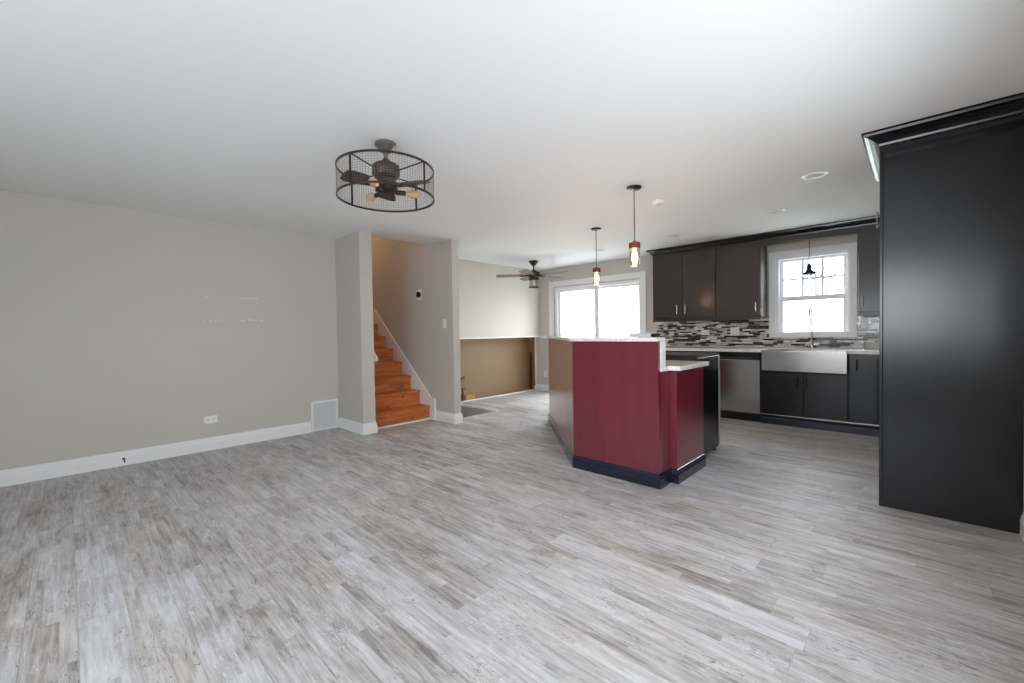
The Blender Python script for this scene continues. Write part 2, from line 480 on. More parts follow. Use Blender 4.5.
def casing(bm, x0, x1, z0, z1, w=.09, y=YK, nosill=False):
    """picture-frame window casing with a stepped face"""
    for a, c, e, g in ((x0, x0 + w, z0, z1), (x1 - w, x1, z0, z1), (x0 + w, x1 - w, z1 - w, z1), (x0 + w, x1 - w, z0, z0 + w))[:3 if nosill else 4]:
        box(bm, a, c, y - .018, y, e, g)
    t = .018
    for a, c, e, g in ((x0, x0 + t, z0, z1), (x1 - t, x1, z0, z1), (x0 + t, x1 - t, z1 - t, z1), (x0 + t, x1 - t, z0, z0 + t))[:3 if nosill else 4]:
        box(bm, a, c, y - .028, y - .018, e, g)
    return bm


# door_2: sliding patio door near the far fan
w1 = struct('door_2', casing(new_bm(), -5.28, -3.24, .0, 2.18, .10, YK, True), MT['white'], bevel=.003)
b = new_bm()
x0, x1, z0, z1 = FW
for a, c, e, g in ((x0, x0 + .05, z0, z1), (x1 - .05, x1, z0, z1), (x0 + .05, x1 - .05, z1 - .05, z1), (x0 + .05, x1 - .05, z0, z0 + .04)):
    box(b, a, c, YK + .0, YK + .13, e, g)
obj('window_jamb', b, MT['vinyl'], w1, .003)
for i, (a, c, yy) in enumerate(((-5.10, -4.18, YK + .04), (-4.27, -3.38, YK + .085))):
    b = new_bm(); s = .075 if i == 0 else .05
    e, g = z0 + .04, z1 - .05
    for q in ((a, a + .06, e, g), (c - .09 if i == 0 else c - .04, c, e, g)): box(b, q[0], q[1], yy, yy + .03, q[2], q[3])
    d = c - (.09 if i == 0 else .04)
    box(b, a + .06, d, yy, yy + .03, g - .045, g); box(b, a + .06, d, yy, yy + .03, e, e + .045)
    sa = obj('sash', b, MT['vinyl'], w1)
    obj('pane', box(new_bm(), a + .05, d + .01, yy + .012, yy + .018, e + .03, g - .03), MT['glass'], sa)

# window_2: double-hung window over the sink, six-light upper sash
w2 = struct('window_2', casing(new_bm(), -1.455, -.52, 1.075, 2.228, .075), MT['white'], bevel=.003)
b = new_bm(); x0, x1, z0, z1 = KW
for a, c, e, g in ((x0, x0 + .04, z0, z1), (x1 - .04, x1, z0, z1), (x0 + .04, x1 - .04, z1 - .04, z1), (x0 + .04, x1 - .04, z0, z0 + .02)):
    box(b, a, c, YK + .0, YK + .13, e, g)
obj('window_jamb', b, MT['vinyl'], w2, .003)
a, c = x0 + .04, x1 - .04
b = new_bm(); e, g, yy = 1.572, 2.12, YK + .075
for q in ((a, a + .045, e, g), (c - .045, c, e, g), (a + .045, c - .045, g - .035, g), (a + .045, c - .045, e, e + .055)): box(b, q[0], q[1], yy, yy + .03, q[2], q[3])
sa = obj('upper_sash', b, MT['vinyl'], w2)
b = new_bm()
for f in (1 / 3, 2 / 3):
    xm = a + .045 + (c - a - .09) * f; box(b, xm - .014, xm + .014, yy + .006, yy + .024, e + .055, g - .035)
zm = 1.85; box(b, a + .045, c - .045, yy + .007, yy + .023, zm - .013, zm + .013)
obj('muntins', b, MT['vinyl'], sa)
obj('pane', box(new_bm(), a + .03, c - .03, yy + .013, yy + .017, e + .03, g - .03), MT['glass'], sa)
b = new_bm(); e, g, yy = 1.116, 1.615, YK + .035
for q in ((a, a + .045, e, g), (c - .045, c, e, g), (a + .045, c - .045, g - .055, g), (a + .045, c - .045, e, e + .035)): box(b, q[0], q[1], yy, yy + .03, q[2], q[3])
sa = obj('lower_sash', b, MT['vinyl'], w2)
obj('pane', box(new_bm(), a + .03, c - .03, yy + .013, yy + .017, e + .03, g - .03), MT['glass'], sa)

# window in the wall behind the camera
w3 = struct('window_3', casing(new_bm(), -2.28, .445, .87, 2.23, .08, YB + .018), MT['white'])
b = new_bm()
for xm in (-2.17, -.89, .35): box(b, xm - .03, xm + .03, -2.3, -2.26, .95, 2.15)
for xa, xb in ((-2.14, -.92), (-.86, .32)): box(b, xa, xb, -2.3, -2.26, .95, 1.01); box(b, xa, xb, -2.3, -2.26, 2.09, 2.15)
obj('window_frame', b, MT['vinyl'], w3)
for xa, xb in ((-2.145, -.915), (-.865, .325)): obj('pane', box(new_bm(), xa, xb, -2.283, -2.277, 1.0, 2.1), MT['glass'], w3)

# ------------------------------------------------------------------ outside: lawn and bare trees
struct('ground_outside', box(new_bm(), -60, 60, 7.5, 90, -.9, -.8), MT['lawn'])


dk = thing('deck_railing', 'pale grey deck railing outside the glazed patio door', 'railing', (-4.3, 8.6, -.03))
obj('deck_boards', box(new_bm(), -6.4, -2.4, 6.83, 8.7, -.12, -.03), MT['silver'], dk)
obj('top_rail', box(new_bm(), -6.4, -2.4, 8.58, 8.68, 1.10, 1.14), MT['silver'], dk)
obj('bottom_rail', box(new_bm(), -6.4, -2.4, 8.61, 8.65, .06, .10), MT['silver'], dk)
for k in range(4): obj('post', box(new_bm(), -6.4 + k * 1.3, -6.31 + k * 1.3, 8.585, 8.675, -.029, 1.099), MT['silver'], dk)
for k in range(33):
    if k % 11 == 0: continue
    obj('baluster', box(new_bm(), -6.37 + k * .1182, -6.34 + k * .1182, 8.615, 8.645, .101, 1.099), MT['silver'], dk)


def tree(loc, h, seed, label):
    rnd = random.Random(seed); bm = new_bm()

    def grow(p, d, L, r, n):
        q = p + d * L
        mid = p + d * L * .5 + Vector((rnd.uniform(-.04, .04), rnd.uniform(-.04, .04), 0)) * L
        tube(bm, [p, mid, q], [r, r * .85, r * .68], 5)
        if n == 0: return
        for _ in range(3 if n > 1 else 3):
            v = Vector((rnd.uniform(-1, 1), rnd.uniform(-1, 1), rnd.uniform(-.25, .8)))
            grow(q, (d * .9 + v * .75).normalized(), L * rnd.uniform(.62, .8), r * .58, n - 1)
    grow(Vector(loc), Vector((0, 0, 1)), h, h * .06, 6)
    o = obj('bare_tree', bm, MT['bark'], org=loc)
    return tag(o, label, 'tree')


tree((-3.1, 24, -.8), 2.3, 3, 'bare tree seen through the left of the sink window')
tree((-.6, 30, -.8), 2.9, 11, 'bare tree seen through the right of the sink window')

# ------------------------------------------------------------------ staircase
st = thing('staircase', 'orange pine staircase rising between the two wall stubs', 'stairs', (-4.95, 3.05, 0))
RISE, RUN, NS = .196, .2335, 8
SX, Y0, Y1 = -4.955, 2.595, 3.497
for i in range(NS):
    xf = SX - RUN * i; z = RISE * i
    obj('riser', box(new_bm(), xf - .02, xf, Y0, Y1, z + (.001 if i else .021), z + RISE - .028), MT['pine'], st)
    run = RUN if i < NS - 1 else 1.3
    obj('tread', box(new_bm(), xf - run - .02, xf + .028, Y0, Y1, z + RISE - .027, z + RISE), MT['pine'], st, .006)
b = new_bm(); box(b, SX, SX + .014, Y0, Y1, 0, .02); obj('shoe_moulding', b, MT['white'], st)
# skirt board on the right-hand wall: sloping top, square foot
b = new_bm()
pts = [(-4.842, 0), (-4.842, .275), (-4.885, .275), (-6.44, 1.60), (-6.62, 1.60), (-6.62, 1.42), (-4.96, .0)]
lo = [b.verts.new((x, 3.5, z)) for x, z in pts]; hi = [b.verts.new((x, 3.519, z)) for x, z in pts]
b.faces.new(lo); b.faces.new(hi[::-1])
for i in range(len(pts)):
    j = (i + 1) % len(pts); b.faces.new([lo[i], hi[i], hi[j], lo[j]])
bmesh.ops.recalc_face_normals(b, faces=b.faces)
obj('skirt_board', b, MT['white'], st)
b = new_bm(); tube(b, [(-4.842, 3.5, .29), (-4.90, 3.5, .295), (-6.45, 3.5, 1.628)], .011, 6); obj('skirt_cap', b, MT['white'], st)
b = new_bm(); box(b, -4.846, -4.83, 3.494, 3.519, 0, .30); obj('skirt_foot', b, MT['white'], st)

hr = thing('handrail', 'white handrail end on the left wall of the pine staircase', 'handrail', (-4.86, 2.70, .86))
b = new_bm(); tube(b, [(-4.86, 2.595, .885), (-4.86, 2.66, .885), (-4.88, 2.665, .905), (-6.6, 2.665, 2.40)], .02, 10); obj('rail', b, MT['white'], hr, smooth=True)
for k in (.25, .85):
    xx = -4.88 - 1.72 * k; zz = .905 + 1.495 * k
    b = new_bm(); tube(b, [(xx, 2.592, zz - .06), (xx, 2.655, zz - .06), (xx, 2.665, zz - .015)], .008, 8); obj('bracket', b, MT['nickel'], hr, smooth=True)

# a few steps of the flight going down
sd = thing('lower_staircase', 'pine flight descending through the floor opening behind the wall stub', 'stairs', (-4.7, 4.06, -1.5))
for i in range(4):
    obj('tread', box(new_bm(), -4.66 - .26 * (i + 1), -4.662 - .26 * i, 3.636, 4.51, -.23 - .2 * i, -.2 - .2 * i), MT['pine'], sd)
    obj('riser', box(new_bm(), -4.66 - .26 * (i + 1) , -4.64 - .26 * (i + 1), 3.636, 4.51, -.4 - .2 * i, -.232 - .2 * i), MT['pine'], sd)


# ------------------------------------------------------------------ kitchen cabinets
def bar_handle(parent, x, y, z0, z1, m=None):
    """vertical bar pull standing off a front that faces -Y"""
    bm = new_bm()
    tube(bm, [(x, y - .028, z0), (x, y - .028, z1)], .0055, 8)
    for z in (z0 + .015, z1 - .015): tube(bm, [(x, y, z), (x, y - .028, z)], .004, 8)
    return obj('handle', bm, m or MT['nickel'], parent, smooth=True)


def slab_door(parent, x0, x1, y, z0, z1, m, name='door'):
    bm = box(new_bm(), x0 + .0025, x1 - .0025, y, y + .019, z0, z1)
    d = obj(name, bm, m, parent, .004)
    return d


UF = 6.32
c1 = thing('upper_cabinet', 'dark brown two-door wall cabinet, leftmost above the mosaic', 'cabinet', (-2.5, 6.5, 1.36), 'wall cabinets')
obj('body', box(new_bm(), -2.98, -2.045, UF + .02, YK - .002, 1.36, 2.36), MT['espresso'], c1)
d = slab_door(c1, -2.975, -2.515, UF, 1.375, 2.335, MT['espresso']); bar_handle(d, -2.588, UF, 1.435, 1.565)
d = slab_door(c1, -2.512, -2.048, UF, 1.375, 2.335, MT['espresso']); bar_handle(d, -2.466, UF, 1.435, 1.565)
c2 = thing('upper_cabinet', 'dark brown single-door wall cabinet just left of the sink window', 'cabinet', (-1.76, 6.5, 1.36), 'wall cabinets')
obj('body', box(new_bm(), -2.043, -1.482, UF + .02, YK - .002, 1.36, 2.36), MT['espresso'], c2)
d = slab_door(c2, -2.04, -1.486, UF, 1.375, 2.335, MT['espresso']); bar_handle(d, -1.54, UF, 1.435, 1.55)
c3 = thing('upper_cabinet', 'dark wall cabinet right of the sink window beside the tall panel', 'cabinet', (-.2, 6.5, 1.36), 'wall cabinets')
obj('body', box(new_bm(), -.495, .445, UF + .02, YK - .002, 1.36, 2.36), MT['espresso'], c3)
d = slab_door(c3, -.49, -.015, UF, 1.375, 2.335, MT['espresso']); bar_handle(d, -.443, UF, 1.435, 1.555)
d = slab_door(c3, -.012, .442, UF, 1.375, 2.335, MT['espresso']); bar_handle(d, .41, UF, 1.435, 1.555)
for nm, a, c in (('left', -2.985, -1.478), ('right', -.50, .445)):
    pass
lr1 = tag(obj('light_rail', box(new_bm(), -2.978, -1.484, UF + .004, UF + .022, 1.325, 1.358), MT['espresso'], None, .003),
          'dark rail under the cabinets left of the sink window', 'moulding')
lr2 = tag(obj('light_rail', box(new_bm(), -.493, .444, UF + .004, UF + .022, 1.325, 1.358), MT['espresso'], None, .003),
          'dark rail under the cabinet right of the sink window', 'moulding')
va = tag(obj('valance', box(new_bm(), -1.48, -.497, UF + .02, UF + .04, 2.285, 2.36), MT['espresso'], None, .002),
         'dark valance board bridging the cabinets over the sink window', 'valance')
CP = [(0, 0), (.012, 0), (.014, .012), (.03, .03), (.05, .048), (.064, .056), (.066, .07), (.075, .078), (0, .078)]
CPz = [(o, 2.361 + h) for o, h in CP]
cr = tag(obj('crown_moulding', sweep(new_bm(), CPz, [(-2.982, YK - .003), (-2.982, UF + .018), (.444, UF + .018)]), MT['ebony']),
         'dark crown moulding running above the wall cabinets', 'moulding')

# backsplash
b = new_bm(); box(b, -3.06, -1.462, YK - .01, YK - .001, .952, 1.359); box(b, -1.462, -.518, YK - .01, YK - .001, .952, 1.073); box(b, -.518, .444, YK - .01, YK - .001, .952, 1.359)
tag(obj('backsplash', b, MT['mosaic']), 'grey, black and white strip mosaic behind the counter', 'backsplash')

# base units
BF = 6.05


def base_unit(label, x0, x1, doors, top=.90, door_top=.885):
    t = thing('base_cabinet', label, 'cabinet', ((x0 + x1) / 2, 6.3, 0), 'base cabinets')
    obj('body', box(new_bm(), x0 + .001, x1 - .001, BF + .02, YK - .012, .10, top), MT['ebony'], t)
    for a, c, hx in doors:
        d = slab_door(t, a, c, BF, .145, door_top, MT['ebony'])
        if hx is not None: bar_handle(d, hx, BF, door_top - .17, door_top - .05, MT['bronze'])
    obj('plinth', box(new_bm(), x0 + .001, x1 - .001, BF + .05, BF + .07, 0, .10), MT['navy'], t)
    return t


base_unit('black base cabinet left of the dishwasher, behind the island', -3.05, -2.035, [(-3.045, -2.545, -2.6), (-2.54, -2.04, -2.49)])
base_unit('black two-door base cabinet under the steel apron sink', -1.425, -.55, [(-1.42, -.972, -1.03), (-.968, -.555, -.942)], .66, .655)
base_unit('black base cabinet right of the steel apron sink', -.548, .444, [(-.543, -.30, -.475), (-.295, .441, -.27)])
pl = tag(obj('plinth_moulding', sweep(new_bm(), [(0, 0), (.03, 0), (.03, .075), (.022, .088), (.012, .10), (0, .10)], [(-1.427, BF + .048), (.444, BF + .048)]), MT['navy']),
         'glossy blue-black plinth moulding under the sink cabinets', 'moulding')
b = new_bm(); box(b, -1.425, .444, BF + .002, BF + .018, .120, .130)
tag(obj('metal_edge_strip', b, MT['nickel']), 'thin silver strip above the plinth under the sink cabinets', 'trim')

# worktop with sink cut-out
b = new_bm(); z0, z1 = .901, .938
box(b, -3.07, -1.412, BF - .03, YK - .012, z0, z1); box(b, -.552, .444, BF - .03, YK - .012, z0, z1); box(b, -1.412, -.552, 6.50, YK - .012, z0, z1)
tag(obj('worktop', b, MT['quartz'], None, .002), 'pale quartz worktop under the mosaic backsplash', 'worktop')

# apron sink
sk = thing('apron_sink', 'stainless steel apron-front sink below the window', 'sink', (-.98, 6.25, .67))
X0, X1, YF, YE = -1.408, -.556, 6.015, 6.495
obj('apron', box(new_bm(), X0, X1, YF, YF + .02, .672, .925), MT['steel'], sk, .006)
b = new_bm()
box(b, X0, X0 + .015, YF + .021, YE, .70, .925); box(b, X1 - .015, X1, YF + .021, YE, .70, .925); box(b, X0 + .015, X1 - .015, YE - .015, YE, .70, .925)
box(b, X0 + .015, X1 - .015, YF + .021, YE - .015, .70, .712)
obj('basin', b, MT['steel'], sk)
b = lathe(new_bm(), [(0, .7125), (.045, .7125), (.045, .717), (.02, .719), (0, .719)], (-.98, 6.26), 24); obj('drain', b, MT['chrome'], sk, smooth=True)

# faucet
fa = thing('faucet', 'chrome gooseneck faucet standing behind the apron sink', 'faucet', (-.962, 6.555, .938))
b = lathe(new_bm(), [(0, .9385), (.028, .9385), (.028, .946), (.02, .955), (.02, 1.0), (.014, 1.01), (0, 1.01)], (-.962, 6.555), 20); obj('base', b, MT['chrome'], fa, smooth=True)
pts = [(-.962, 6.555, 1.0), (-.962, 6.555, 1.36)] + [(-.962, 6.555 - .085 + .085 * cos(a), 1.36 + .085 * sin(a) * 1.2) for a in [pi * k / 10 for k in range(1, 10)]] + [(-.962, 6.385, 1.35)]
b = tube(new_bm(), pts, .0115, 12); obj('spout', b, MT['chrome'], fa, smooth=True)
b = tube(new_bm(), [(-.962, 6.385, 1.352), (-.962, 6.385, 1.23)], .016, 12); obj('spray_head', b, MT['chrome'], fa, smooth=True)
b = tube(new_bm(), [(-.945, 6.555, .985), (-.905, 6.555, .99), (-.885, 6.555, 1.03)], [.011, .009, .006], 10); obj('lever', b, MT['chrome'], fa, smooth=True)
so = thing('soap_dispenser', 'short chrome soap pump right of the sink faucet', 'dispenser', (-.45, 6.50, .938))
b = lathe(new_bm(), [(0, .9385), (.02, .9385), (.02, .945), (.012, .95), (.012, 1.03), (0, 1.03)], (-.45, 6.50), 16); obj('post', b, MT['chrome'], so, smooth=True)
b = tube(new_bm(), [(-.45, 6.50, 1.035), (-.45, 6.44, 1.035), (-.45, 6.425, 1.022)], .007, 8); obj('nozzle', b, MT['chrome'], so, smooth=True)

# dishwasher
dw = thing('dishwasher', 'stainless dishwasher with black control strip left of the sink', 'dishwasher', (-1.73, 6.3, 0))
obj('body', box(new_bm(), -2.032, -1.428, BF + .03, YK - .012, .10, .90), MT['darkgrey'], dw)
obj('door', box(new_bm(), -2.03, -1.43, BF - .005, BF + .028, .115, .80), MT['steel'], dw, .006)
b = new_bm(); box(b, -2.03, -1.43, BF - .01, BF + .028, .806, .895); obj('control_panel', b, MT['black'], dw, .006)
b = new_bm(); box(b, -1.95, -1.51, BF - .02, BF - .011, .815, .83); obj('pocket_handle', b, MT['darkgrey'], dw, .003)
obj('kick_plate', box(new_bm(), -2.03, -1.43, BF + .05, BF + .06, .0, .10), MT['black'], dw)

# pendant over the sink
sp_ = thing('sink_pendant', 'small dark blue cone pendant hanging before the sink window', 'pendant lamp', (-.972, 6.44, CH))
b = lathe(new_bm(), [(0, CH - .001), (.05, CH - .001), (.05, CH - .02), (.01, CH - .03), (0, CH - .03)], (-.972, 6.44), 20); obj('canopy', b, MT['bronze'], sp_, smooth=True)
b = tube(new_bm(), [(-.972, 6.44, CH - .028), (-.972, 6.44, 1.985)], .0035, 6); obj('cord', b, MT['black'], sp_)
b = lathe(new_bm(), [(0, 2.0), (.018, 2.0), (.024, 1.97), (.026, 1.935), (.045, 1.905), (.092, 1.875), (.095, 1.867), (.088, 1.869), (.042, 1.897), (.02, 1.928), (0, 1.935)], (-.972, 6.44), 28)
obj('shade', b, MT['blueshade'], sp_, smooth=True)
b = lathe(new_bm(), [(0, 1.93), (.012, 1.93), (.02, 1.905), (.022, 1.888), (.012, 1.873), (0, 1.870)], (-.972, 6.44), 16); obj('bulb', b, MT['plate'], sp_, smooth=True)

# ------------------------------------------------------------------ tall refrigerator surround at right
te = thing('tall_cabinet', 'tall black cabinet surround with bare side panel at the right', 'cabinet', (.15, 4.2, 0))
PX, PY0, PY1 = -.160, 3.735, 4.68
obj('side_panel', box(new_bm(), PX, XR - .004, PY0, PY0 + .02, 0, 2.36), MT['ebony'], te, .002)
b = new_bm(); box(b, PX - .018, PX - .001, PY0 + .0, PY0 + .045, 0, 2.36); obj('edge_stile', b, MT['ebony'], te, .002)
obj('side_panel', box(new_bm(), PX, XR - .004, PY1 - .02, PY1, 0, 2.36), MT['ebony'], te, .002)
b = new_bm(); box(b, PX - .018, PX - .001, PY1 - .045, PY1, 0, 2.36); obj('edge_stile', b, MT['ebony'], te, .002)
obj('frieze', box(new_bm(), PX + .002, XR - .004, PY0 - .083, PY0 - .001, 2.33, 2.36), MT['ebony'], te, .002)
obj('body', box(new_bm(), PX, XR - .004, PY0 + .021, PY1 - .021, 1.88, 2.36), MT['ebony'], te)
d = obj('door', box(new_bm(), PX - .02, PX - .001, PY0 + .048, (PY0 + PY1) / 2 - .002, 1.90, 2.34), MT['ebony'], te, .003)
b = new_bm(); yh = (PY0 + PY1) / 2 - .05
tube(b, [(PX - .05, yh, 1.93), (PX - .05, yh, 2.05)], .0055, 8)
for z in (1.945, 2.035): tube(b, [(PX - .02, yh, z), (PX - .05, yh, z)], .004, 8)
obj('handle', b, MT['nickel'], d, smooth=True)
d = obj('door', box(new_bm(), PX - .02, PX - .001, (PY0 + PY1) / 2 + .002, PY1 - .048, 1.90, 2.34), MT['ebony'], te, .003)
CPt = [(o * 1.35, 2.361 + h) for o, h in CP]
tag(obj('crown_moulding', sweep(new_bm(), CPt, [(PX, 4.70), (PX, PY0 - .085), (XR - .004, PY0 - .085)]), MT['ebony']),
    'dark crown moulding on top of the tall right-hand cabinet', 'moulding')

# ------------------------------------------------------------------ island
isl = thing('kitchen_island', 'cherry red island with angled end and raised bar wall', 'island', (-2.3, 3.6, 0))
A_, B_, C_, C2_ = (-3.575, 4.46), (-2.19, 3.075), (-1.41, 3.075), (-1.41, 3.272)
b = prism(new_bm(), [A_, B_, C_, C2_, (-2.11, 3.272), (-3.435, 4.597)], .0, .884); obj('bar_wall', b, MT['cherry'], isl)
b = prism(new_bm(), [A_, B_, C_, (-1.41, 3.112), (-2.175, 3.112), (-3.55, 4.487)], .884, 1.116); obj('bar_wall', b, MT['cherry'], isl)
# angled filler corner strip (pale edge where the veneers meet)
b = prism(new_bm(), [(-2.194, 3.0705), (-2.19, 3.068), (-2.186, 3.0705), (-2.19, 3.076)], .10, 1.113); obj('corner_bead', b, MT['cherry'], isl)
# low cabinet behind the bar wall
b = prism(new_bm(), [(-2.107, 3.275), (-1.352, 3.275), (-1.352, 3.85), (-2.19, 3.85), (-3.03, 4.66), (-3.43, 4.60)], .10, .884); obj('cabinet_body', b, MT['cherry'], isl, .002)
b = prism(new_bm(), [(-2.107, 3.275), (-1.352, 3.275), (-1.352, 3.80), (-2.17, 3.80), (-3.0, 4.58), (-3.43, 4.60)], .0, .099); obj('plinth', b, MT['navy'], isl)
MP = [(0, 0), (.018, 0), (.018, .07), (.013, .082), (.012, .092), (.006, .105), (0, .108)]
b = sweep(new_bm(), MP, [(-3.44, 4.60), A_, B_, C_, (-1.41, 3.274), (-1.352, 3.274), (-1.352, 3.85)]); obj('base_moulding', b, MT['navy'], isl)
# tops
b = prism(new_bm(), [(-3.86, 4.60), (-3.66, 4.47), (-3.60, 4.46), (-2.205, 3.05), (-1.405, 3.05), (-1.405, 3.195), (-2.14, 3.195), (-3.48, 4.60), (-3.60, 4.66)], 1.117, 1.148); obj('bar_top', b, MT['quartz'], isl, .003)
b = prism(new_bm(), [(-2.175, 3.113), (-1.398, 3.113), (-1.398, 3.25), (-1.315, 3.25), (-1.315, 3.885), (-2.19, 3.885), (-3.02, 4.69), (-3.55, 4.50)], .885, .920); obj('low_worktop', b, MT['quartz'], isl, .003)
b = new_bm(); box(b, -2.13, -1.398, 3.114, 3.182, .921, 1.116); obj('upstand', b, MT['quartz'], isl)

# range behind the island
rg = thing('range', 'black-sided stainless range at the far side of the island', 'stove', (-1.8, 4.15, 0))
obj('body', box(new_bm(), -2.18, -1.42, 3.89, 4.455, .04, .945), MT['black'], rg, .004)
obj('cooktop', box(new_bm(), -2.18, -1.42, 3.89, 4.47, .946, .968), MT['hob'], rg, .002)
obj('oven_door', box(new_bm(), -2.178, -1.422, 4.457, 4.515, .31, .80), MT['edge'], rg, .004)
obj('drawer', box(new_bm(), -2.178, -1.422, 4.457, 4.505, .05, .30), MT['edge'], rg, .004)
pn = obj('control_panel', box(new_bm(), -2.178, -1.422, 4.457, 4.50, .805, .945), MT['edge'], rg, .004)
for k in range(5):
    xk = -2.1 + k * .15
    b = tube(new_bm(), [(xk, 4.501, .865), (xk, 4.53, .865)], .02, 14); obj('knob', b, MT['black'], pn, smooth=True)
b = tube(new_bm(), [(-2.15, 4.545, .79), (-1.43, 4.545, .79)], .011, 10)
for x in (-2.1, -1.47): tube(b, [(x, 4.515, .79), (x, 4.545, .79)], .009, 8)
obj('handle', b, MT['steel'], rg, smooth=True)
for x in (-2.14, -1.46):
    for y in (3.93, 4.42):
        obj('foot', box(new_bm(), x - .02, x + .02, y - .02, y + .02, 0, .039), MT['black'], rg)
for x, y, r in ((-2.0, 4.03, .08), (-1.6, 4.03, .07), (-2.0, 4.31, .1), (-1.6, 4.31, .09)):
    b = lathe(new_bm(), [(r, .9685), (r + .004, .9685), (r + .004, .97), (r, .97), (r, .9685)], (x, y), 24); obj('burner_ring', b, MT['pewter'], rg)

# pale case with a black end on the bar
pc = thing('plastic_case', 'pale grey case with black end lying on the island bar', 'case', (-1.55, 3.13, 1.149))
obj('case_body', box(new_bm(), -1.66, -1.48, 3.09, 3.17, 1.149, 1.182), MT['silver'], pc, .006)
obj('case_lid', box(new_bm(), -1.663, -1.477, 3.087, 3.173, 1.183, 1.188), MT['silver'], pc, .002)
obj('end_cap', box(new_bm(), -1.475, -1.43, 3.095, 3.165, 1.149, 1.178), MT['black'], pc, .01)


# ------------------------------------------------------------------ island pendants
def jar_pendant(x, y, label):
    t = thing('jar_pendant', label, 'pendant lamp', (x, y, CH), 'pendants over the island bar')
    c = (x, y)
    b = lathe(new_bm(), [(0, CH - .001), (.062, CH - .001), (.062, CH - .012), (.05, CH - .02), (.012, CH - .024), (0, CH - .024)], c, 28); obj('canopy', b, MT['bronze'], t, smooth=True)
    b = tube(new_bm(), [(x, y, CH - .022), (x, y, 1.962)], .0045, 8); obj('cord', b, MT['bronze'], t, smooth=True)
    b = lathe(new_bm(), [(0, 1.975), (.014, 1.975), (.016, 1.962), (.046, 1.96), (.048, 1.955), (.048, 1.913), (.046, 1.91), (0, 1.91)], c, 28); obj('cap', b, MT['walnut'], t, smooth=True)
    b = lathe(new_bm(), [(.044, 1.909), (.044, 1.775), (.038, 1.76), (0, 1.757), (0, 1.760), (.036, 1.763), (.041, 1.777), (.041, 1.909), (.044, 1.909)], c, 28); obj('jar', b, MT['jar'], t, smooth=True)
    b = lathe(new_bm(), [(0, 1.909), (.013, 1.909), (.013, 1.892), (.02, 1.87), (.027, 1.84), (.024, 1.81), (.012, 1.79), (0, 1.786)], c, 18); obj('bulb', b, MT['bulb_on'], t, smooth=True)
    l = bpy.data.lights.new('bulb_light', 'POINT'); l.energy = 2.4; l.color = (1, .66, .36); l.shadow_soft_size = .05
    lo = bpy.data.objects.new('bulb_light', l); COL.objects.link(lo); lo.parent = t; lo.location = (0, 0, 1.75 - .045 - CH)
    return t


jar_pendant(-1.767, 3.412, 'lit glass jar pendant nearer the dark wall cabinets')
jar_pendant(-2.804, 4.446, 'lit glass jar pendant hanging before the wide far window')


# ------------------------------------------------------------------ caged drum ceiling fan
cf = thing('caged_ceiling_fan', 'round caged ceiling fan in a wire drum above the empty floor', 'ceiling fan', (-2.487, 1.456, CH))
CX, CY_ = -2.487, 1.456; R_, ZT, ZB = .302, 2.265, 2.085
b = lathe(new_bm(), [(0, CH - .001), (.06, CH - .001), (.066, CH - .006), (.066, CH - .022), (.055, CH - .03), (.042, CH - .05), (.022, CH - .066), (0, CH - .068)], (CX, CY_), 32); obj('canopy', b, MT['pewter'], cf, smooth=True)
b = tube(new_bm(), [(CX, CY_, CH - .055), (CX, CY_, 2.325)], .014, 12); obj('downrod', b, MT['pewter'], cf, smooth=True)
b = lathe(new_bm(), [(0, 2.335), (.02, 2.335), (.03, 2.32), (.065, 2.305), (.085, 2.29), (.088, 2.235), (.075, 2.215), (.05, 2.205), (0, 2.205)], (CX, CY_), 32); obj('motor', b, MT['bronze'], cf, smooth=True)
b = lathe(new_bm(), [(0, 2.204), (.06, 2.204), (.06, 2.185), (.07, 2.175), (.07, 2.13), (.05, 2.112), (0, 2.108)], (CX, CY_), 32); obj('light_hub', b, MT['bronze'], cf, smooth=True)
for z in (ZT, ZB):
    b = lathe(new_bm(), [(R_ - .004, z - .006), (R_ + .003, z - .006), (R_ + .003, z + .006), (R_ - .004, z + .006), (R_ - .004, z - .006)], (CX, CY_), 64); obj('hoop', b, MT['bronze'], cf, smooth=True)
for k in range(4):
    a = radians(k * 90 + 18); u = Vector((cos(a), sin(a))); v = Vector((-u.y, u.x)) * .006
    p = Vector((CX, CY_))
    q = [p + u * (R_ - .003) - v, p + u * (R_ + .003) - v, p + u * (R_ + .003) + v, p + u * (R_ - .003) + v]
    obj('strap', prism(new_bm(), [tuple(w) for w in q], ZB + .008, ZT - .008), MT['bronze'], cf)
for k in range(4):
    a = radians(k * 90 + 18)
    b = tube(new_bm(), [(CX + .08 * cos(a), CY_ + .08 * sin(a), 2.245), (CX + .298 * cos(a), CY_ + .298 * sin(a), ZT + .0)], .0045, 6); obj('spoke', b, MT['bronze'], cf)
b = new_bm(); NW = 110
for k in range(NW):
    a = 2 * pi * k / NW; p = Vector((CX + R_ * cos(a), CY_ + R_ * sin(a))); t_ = Vector((-sin(a), cos(a))) * .0006; o_ = Vector((cos(a), sin(a))) * .0005
    prism(b, [tuple(p - t_ - o_), tuple(p - t_ + o_), tuple(p + t_ + o_), tuple(p + t_ - o_)][::-1], ZB + .008, ZT - .008)
for j in range(1, 12):
    z = ZB + (ZT - ZB) * j / 12; lathe(b, [(R_ - .0005, z - .0005), (R_ + .0005, z - .0005), (R_ + .0005, z + .0005), (R_ - .0005, z + .0005), (R_ - .0005, z - .0005)], (CX, CY_), 64)
obj('wire_screen', b, MT['pewter'], cf)
